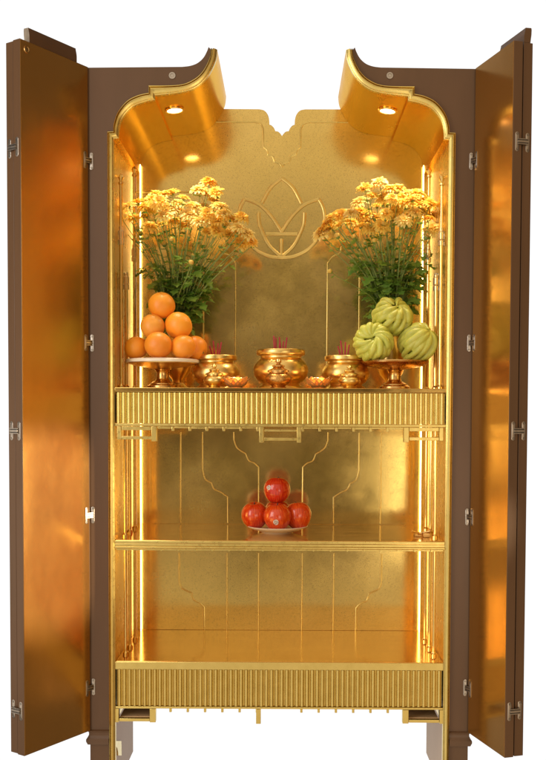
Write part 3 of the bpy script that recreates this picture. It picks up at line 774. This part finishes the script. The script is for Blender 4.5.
def bouquet(root_px, root_py, Yv, blooms, buds, extra, fol, label, seed):
    rnd = random.Random(seed); g = P(root_px, root_py, Yv)
    t = thing('flower_bouquet', g, label, 'bouquet', 'yellow chrysanthemum bouquets in vases')
    stems = bmesh.new(); leaves = bmesh.new(); sub = []
    pts = [(P(x, y, Y) - g, 0) for x, y, Y in blooms] + [(P(x, y, Y) - g, 1) for x, y, Y in buds] + [(P(x, y, Y) - g, 0) for x, y, Y in extra]
    for q, kind in pts:
        root = Vector((rnd.uniform(-.012, .012), rnd.uniform(-.012, .012), -.03))
        mid = Vector((q.x * .42 + rnd.uniform(-.012, .012), q.y * .45 + rnd.uniform(-.01, .01), q.z * .52))
        d = (q - mid).normalized(); face = (d * .65 + Vector((rnd.uniform(-.35, .35), rnd.uniform(-.85, -.1), rnd.uniform(.1, .8)))).normalized()
        if kind: face = (d + Vector((rnd.uniform(-.3, .3), rnd.uniform(-.3, .1), 0))).normalized()
        ctrl = catmull([root, root.lerp(mid, .5), mid, q - face * .028 * .9 - d * .012, q - face * .004], 4)
        tube(stems, ctrl, [.0015 - .0006 * i / len(ctrl) for i in range(len(ctrl))], 6, cap=False)
        me = BUD if kind else rnd.choices(BL, (4, 2, 3, 2))[0]
        o = bpy.data.objects.new('bud' if kind else 'blossom', me); COL.objects.link(o); o.parent = t; o.location = q
        qt = face.to_track_quat('Z', 'Y'); o.rotation_euler = (qt @ Matrix.Rotation(rnd.uniform(0, 6), 3, 'Z').to_quaternion()).to_euler()
        sc = rnd.uniform(1.02, 1.38) * (.62 if kind else 1); o.scale = (sc, sc, sc)
        for _ in range(8):                            # leaves along the stem
            f = rnd.uniform(.22, .96); i = int(f * (len(ctrl) - 2)); p = ctrl[i]
            a = rnd.uniform(0, 2 * PI); dr = Vector((math.cos(a), math.sin(a), rnd.uniform(-.1, .7)))
            leaf_verts(leaves, p, dr, Vector((rnd.uniform(-.3, .3), rnd.uniform(-.9, .2), 1)), rnd.uniform(.022, .042) * (1.35 - .85 * f), rnd)
    for _ in range(fol):                              # the thick lower foliage
        a = rnd.uniform(0, 2 * PI); zz = rnd.uniform(.0, 1); rr = (.022 + .075 * zz ** .9) * math.sqrt(rnd.uniform(.25, 1))
        p = Vector((rr * 1.15 * math.cos(a), rr * .62 * math.sin(a), -.015 + .19 * zz))
        dr = Vector((math.cos(a) + rnd.uniform(-.5, .5), math.sin(a) + rnd.uniform(-.5, .5), rnd.uniform(-.5, .6)))
        leaf_verts(leaves, p, dr, Vector((rnd.uniform(-.4, .4), rnd.uniform(-1, .2), .8)), rnd.uniform(.03, .055), rnd)
        if rnd.random() < .4: tube(stems, [Vector((0, 0, -.03)), p * .5 + Vector((0, 0, -.005)), p], .0012, 5, cap=False)
    obj('stems', stems, M['stem'], t, 80); obj('leaves', leaves, M['leaf'], t, 80, False)
    return g
def z5(l, yr, seed):
    r = random.Random(seed); return [(100 + x / 3.21, 170 + y / 3.21, r.uniform(*yr)) for x, y in l]
def z8(l, yr, seed):
    r = random.Random(seed); return [(310 + x / 3.64, 170 + y / 3.64, r.uniform(*yr)) for x, y in l]
lb = [(350, 42), (318, 66), (372, 76), (268, 94), (232, 78), (206, 80), (165, 100), (122, 106), (92, 118), (60, 120), (62, 160), (106, 155), (165, 128), (190, 106), (222, 134), (252, 136), (286, 146), (235, 166), (272, 180), (320, 168), (345, 142), (386, 120), (364, 104), (396, 142), (374, 166), (456, 154), (444, 186), (470, 206), (485, 232), (438, 210), (160, 184), (376, 196), (345, 205), (300, 120), (140, 120), (205, 150)]
lx = [(150, 150), (200, 180), (300, 160), (330, 120), (420, 160), (400, 180), (80, 140), (250, 110), (180, 80), (450, 235), (410, 210), (340, 80)]
lbuds = [(130, 205), (206, 240), (292, 300), (230, 225), (385, 245), (285, 215), (300, 275), (150, 215), (455, 260), (120, 190)]
gl2 = bouquet(178, 326, .235, z5(lb, (.12, .25), 1), z5(lbuds, (.1, .22), 2), z5(lx, (.22, .30), 3), 190, 'full bouquet of yellow chrysanthemums standing behind the oranges', 11)
rb = [(250, 50), (200, 72), (290, 70), (226, 100), (300, 106), (266, 104), (340, 104), (392, 88), (420, 116), (374, 110), (440, 126), (380, 156), (430, 182), (342, 186), (346, 122), (310, 150), (244, 136), (204, 166), (176, 154), (150, 160), (110, 166), (86, 176), (66, 196), (46, 220), (40, 236), (110, 206), (150, 192), (186, 210), (222, 216), (260, 206), (446, 216), (276, 160), (396, 166), (236, 180), (320, 70)]
rx = [(100, 190), (130, 180), (200, 190), (320, 130), (400, 130), (450, 170), (300, 180), (180, 120), (360, 90), (280, 130), (80, 215), (410, 150)]
rbuds = [(100, 242), (160, 246), (200, 264), (290, 262), (326, 266), (424, 246), (75, 370), (235, 260)]
gr2 = bouquet(391, 318, .255, z8(rb, (.12, .26), 4), z8(rbuds, (.12, .22), 5), z8(rx, (.22, .31), 6), 190, 'wide bouquet of yellow chrysanthemums standing behind the green citrons', 12)
for g, lab in ((gl2, 'gold vase holding flowers behind the oranges'), (gr2, 'gold vase holding flowers behind the green citrons')):
    h = g.z - Z_ALTAR; bm = bmesh.new()
    lathe(bm, [(0, 0), (.036, 0), (.037, .004), (.026, .010), (.016, .020), (.018, .030), (.036, .05), (.045, .075), (.043, h * .55), (.028, h * .78), (.024, h * .88), (.030, h * .98), (.032, h), (.029, h * .995), (.022, h * .88), (.024, h * .7)], 40)
    v = obj('flower_vase', bm, M['censer'], None, 40); v.location = (g.x, g.y, Z_ALTAR)
    tag(v, lab, 'vase', 'flower vases')

# ------------------------------------------------------------------ apples on the middle shelf
YA = .19
pc = P(277.2, 531.2, YA); base = Vector((pc.x, YA, Z_MID))
bm = bmesh.new()
lathe(bm, [(0, .002), (.040, .002), (.042, 0), (.046, 0), (.050, .004), (.075, .011), (.091, .0185), (.0925, .0205), (.091, .0215), (.080, .0165), (.060, .0135), (0, .0125)], 56)
pl = obj('plate', bm, M['white'], None, 40); pl.location = base
tag(pl, 'shallow white plate with red apples, in the centre of the middle shelf', 'plate')
def apple(c, r, rot, label, sticker=None):
    bm = bmesh.new(); seg, rg = 44, 30; prof = []
    for k in range(rg + 1):
        th = PI * k / rg; rr = math.sin(th) * (1 + .10 * math.cos(th)) ; zz = math.cos(th) * 1.06
        zz -= .27 * math.exp(-(rr / .24) ** 2) * (1 if zz > 0 else -.55)
        prof.append((rr * r, zz * r))
    prof[0] = (0, prof[0][1]); prof[-1] = (0, prof[-1][1])
    lathe(bm, prof, seg, fn=lambda a, z: 1 + .022 * math.cos(5 * a) * (1 if z < 0 else .4) + .015 * math.sin(2 * a + 1))
    t = obj('apple', bm, M['apple'], None, 60); t.location = c; t.rotation_euler = rot
    tag(t, label, 'apple', 'red apples on the plate')
    bm = bmesh.new(); tube(bm, [(0, 0, r * .62), (.001, .001, r * .85), (.004, .001, r * 1.04)], [.0015, .0014, .002], 8); obj('stalk', bm, M['stalk'], t)
    if sticker:
        az, el, rad = sticker; bm = bmesh.new()
        for kind, (r0, r1, dz) in enumerate(((0, rad, .0006), (rad * .28, rad * .46, .0010), (rad * .66, rad * .78, .0010))):
            prev = None; m_ = 28
            u = Vector((-math.sin(az), math.cos(az), 0)); nrm = Vector((math.cos(el) * math.cos(az), math.cos(el) * math.sin(az), math.sin(el))); w = nrm.cross(u)
            for rr in ([r0, (r0 + r1) / 2, r1] if r0 else [.0001, r1 / 2, r1]):
                ring = []
                for i in range(m_):
                    a = 2 * PI * i / m_
                    wob = 1 if not kind else 1 + .25 * math.sin(3 * a + kind)
                    d = (nrm * r + u * (rr * wob * math.cos(a)) + w * (rr * wob * math.sin(a))).normalized()
                    th = math.acos(max(-1, min(1, d.z))); z2 = math.cos(th) * 1.06; r2 = math.sin(th) * (1 + .10 * math.cos(th)); aa = math.atan2(d.y, d.x)
                    fz = 1 + .022 * math.cos(5 * aa) * (1 if z2 < 0 else .4) + .015 * math.sin(2 * aa + 1)
                    ring.append(bm.verts.new((r * r2 * fz * math.cos(aa) + d.x * dz, r * r2 * fz * math.sin(aa) + d.y * dz, r * z2 + d.z * dz)))
                if prev:
                    for i in range(m_):
                        f = bm.faces.new((prev[i], prev[(i + 1) % m_], ring[(i + 1) % m_], ring[i])); f.material_index = 1 if kind else 0
                prev = ring
        obj('sticker', bm, [M['sticker'], M['sticker_ink']], t, 60)
ra = .0405; za = base.z + .0135 + ra * .95
def at_px(px, Y): return Vector((P(px, 513, Y).x, Y, za))
apple(at_px(277.2, .135), ra, (R(6), R(-3), 0), 'front apple with a round white sticker, at the middle of the plate', (R(-96), R(-9), .0082))
apple(at_px(254.8, .175), ra * .99, (R(5), R(-10), .7), 'plain streaked apple at the left edge of the plate')
apple(at_px(298.2, .175), ra * 1.0, (R(-4), R(10), 1.9), 'plain dark apple at the right edge of the plate')
apple(at_px(277.5, .245), ra, (0, R(5), .9), 'apple at the back of the plate, hidden by the front one')
ct_ = P(276.8, 490.4, .175); apple(ct_, ra * .97, (R(-3), R(2), 0), 'topmost apple of the pile, with a small white sticker', (R(-128), R(12), .0070))

# ------------------------------------------------------------------ light
def spot(name, loc, target, energy, size, col, blend=.6, rad=.02):
    l = bpy.data.lights.new(name, 'SPOT'); l.energy = energy; l.spot_size = size; l.spot_blend = blend; l.color = col; l.shadow_soft_size = rad
    o = bpy.data.objects.new(name, l); COL.objects.link(o); o.location = loc
    o.rotation_euler = (Vector(target) - Vector(loc)).to_track_quat('-Z', 'Y').to_euler()
for s in (-1, 1):
    spot('downlight_beam', (s * .318, .135, .845), (s * .27, .16, 0), 10, R(110), (1, .83, .58))
def area(name, loc, target, energy, sx, sy, col):
    l = bpy.data.lights.new(name, 'AREA'); l.shape = 'RECTANGLE'; l.size = sx; l.size_y = sy; l.energy = energy; l.color = col
    o = bpy.data.objects.new(name, l); COL.objects.link(o); o.location = loc
    o.rotation_euler = (Vector(target) - Vector(loc)).to_track_quat('-Z', 'Y').to_euler()
area('key_softbox', (-1.75, -1.75, .5), (-.3, 0, 0), 24, .9, 1.8, (1, .95, .90))
area('fill_softbox', (1.6, -4.2, -.6), (0, 0, -.4), 16, 1.6, 1.2, (1, .86, .68))
spot('added_door_spot', (2.3, -.78, -.25), (-.615, -.12, -.33), 800, R(11.6), (1, .84, .58), .35, .05)  # spot added out of view to brighten the left door's copper face

# studio surroundings: bright white sweep behind the cabinet, a dim room on the camera's side, its dark and bright zones added for reflections
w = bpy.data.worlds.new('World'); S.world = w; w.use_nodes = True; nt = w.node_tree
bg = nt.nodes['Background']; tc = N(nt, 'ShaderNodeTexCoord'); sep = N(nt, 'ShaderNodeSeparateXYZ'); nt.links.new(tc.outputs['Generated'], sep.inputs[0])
def mr(sock, a, c):
    n = N(nt, 'ShaderNodeMapRange', interpolation_type='SMOOTHSTEP'); n.inputs[1].default_value = a; n.inputs[2].default_value = c
    nt.links.new(sock, n.inputs[0]); return n.outputs[0]
def mixc(kind, f, a, c):
    n = N(nt, 'ShaderNodeMix', data_type='RGBA', blend_type=kind)
    for k, v in ((0, f), (6, a), (7, c)):
        if isinstance(v, bpy.types.NodeSocket): nt.links.new(v, n.inputs[k])
        else: n.inputs[k].default_value = v
    return n.outputs[2]
xm = N(nt, 'ShaderNodeMath', operation='MULTIPLY_ADD'); xm.inputs[1].default_value = .5; xm.inputs[2].default_value = .5; nt.links.new(sep.outputs[0], xm.inputs[0])
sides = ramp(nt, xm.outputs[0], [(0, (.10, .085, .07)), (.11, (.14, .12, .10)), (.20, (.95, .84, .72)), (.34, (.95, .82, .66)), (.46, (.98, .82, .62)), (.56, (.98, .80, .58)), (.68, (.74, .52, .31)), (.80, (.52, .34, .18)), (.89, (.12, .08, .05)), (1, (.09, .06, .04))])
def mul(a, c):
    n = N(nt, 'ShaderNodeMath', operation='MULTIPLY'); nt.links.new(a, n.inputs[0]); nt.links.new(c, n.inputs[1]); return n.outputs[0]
glow_band_a = mul(mr(sep.outputs[2], -.105, -.085), mr(sep.outputs[2], .02, -.01)); glow_band_b = mul(mr(sep.outputs[2], -.27, -.22), mr(sep.outputs[2], -.11, -.13))  # two bright bands added at the left, to be mirrored in the copper doors
glow_bands = N(nt, 'ShaderNodeMath', operation='ADD'); nt.links.new(glow_band_a, glow_bands.inputs[0]); nt.links.new(glow_band_b, glow_bands.inputs[1])
sides = mixc('MIX', mul(mr(sep.outputs[0], -.74, -.82), glow_bands.outputs[0]), sides, (1.7, 1.5, 1.25, 1))
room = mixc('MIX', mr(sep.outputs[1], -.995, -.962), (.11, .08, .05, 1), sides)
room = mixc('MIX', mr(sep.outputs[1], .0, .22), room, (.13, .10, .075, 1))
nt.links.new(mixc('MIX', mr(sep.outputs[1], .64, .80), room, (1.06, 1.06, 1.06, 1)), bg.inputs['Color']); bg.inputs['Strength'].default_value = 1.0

S.view_settings.view_transform = 'Standard'; S.view_settings.look = 'None'; S.view_settings.exposure = 0; S.view_settings.gamma = 1
S.render.engine = 'CYCLES'; S.cycles.max_bounces = 10; S.cycles.glossy_bounces = 8; S.cycles.transmission_bounces = 6; S.cycles.diffuse_bounces = 4
S.cycles.sample_clamp_indirect = 6; S.cycles.blur_glossy = .6; S.cycles.caustics_reflective = True
S.cycles.use_denoising = True
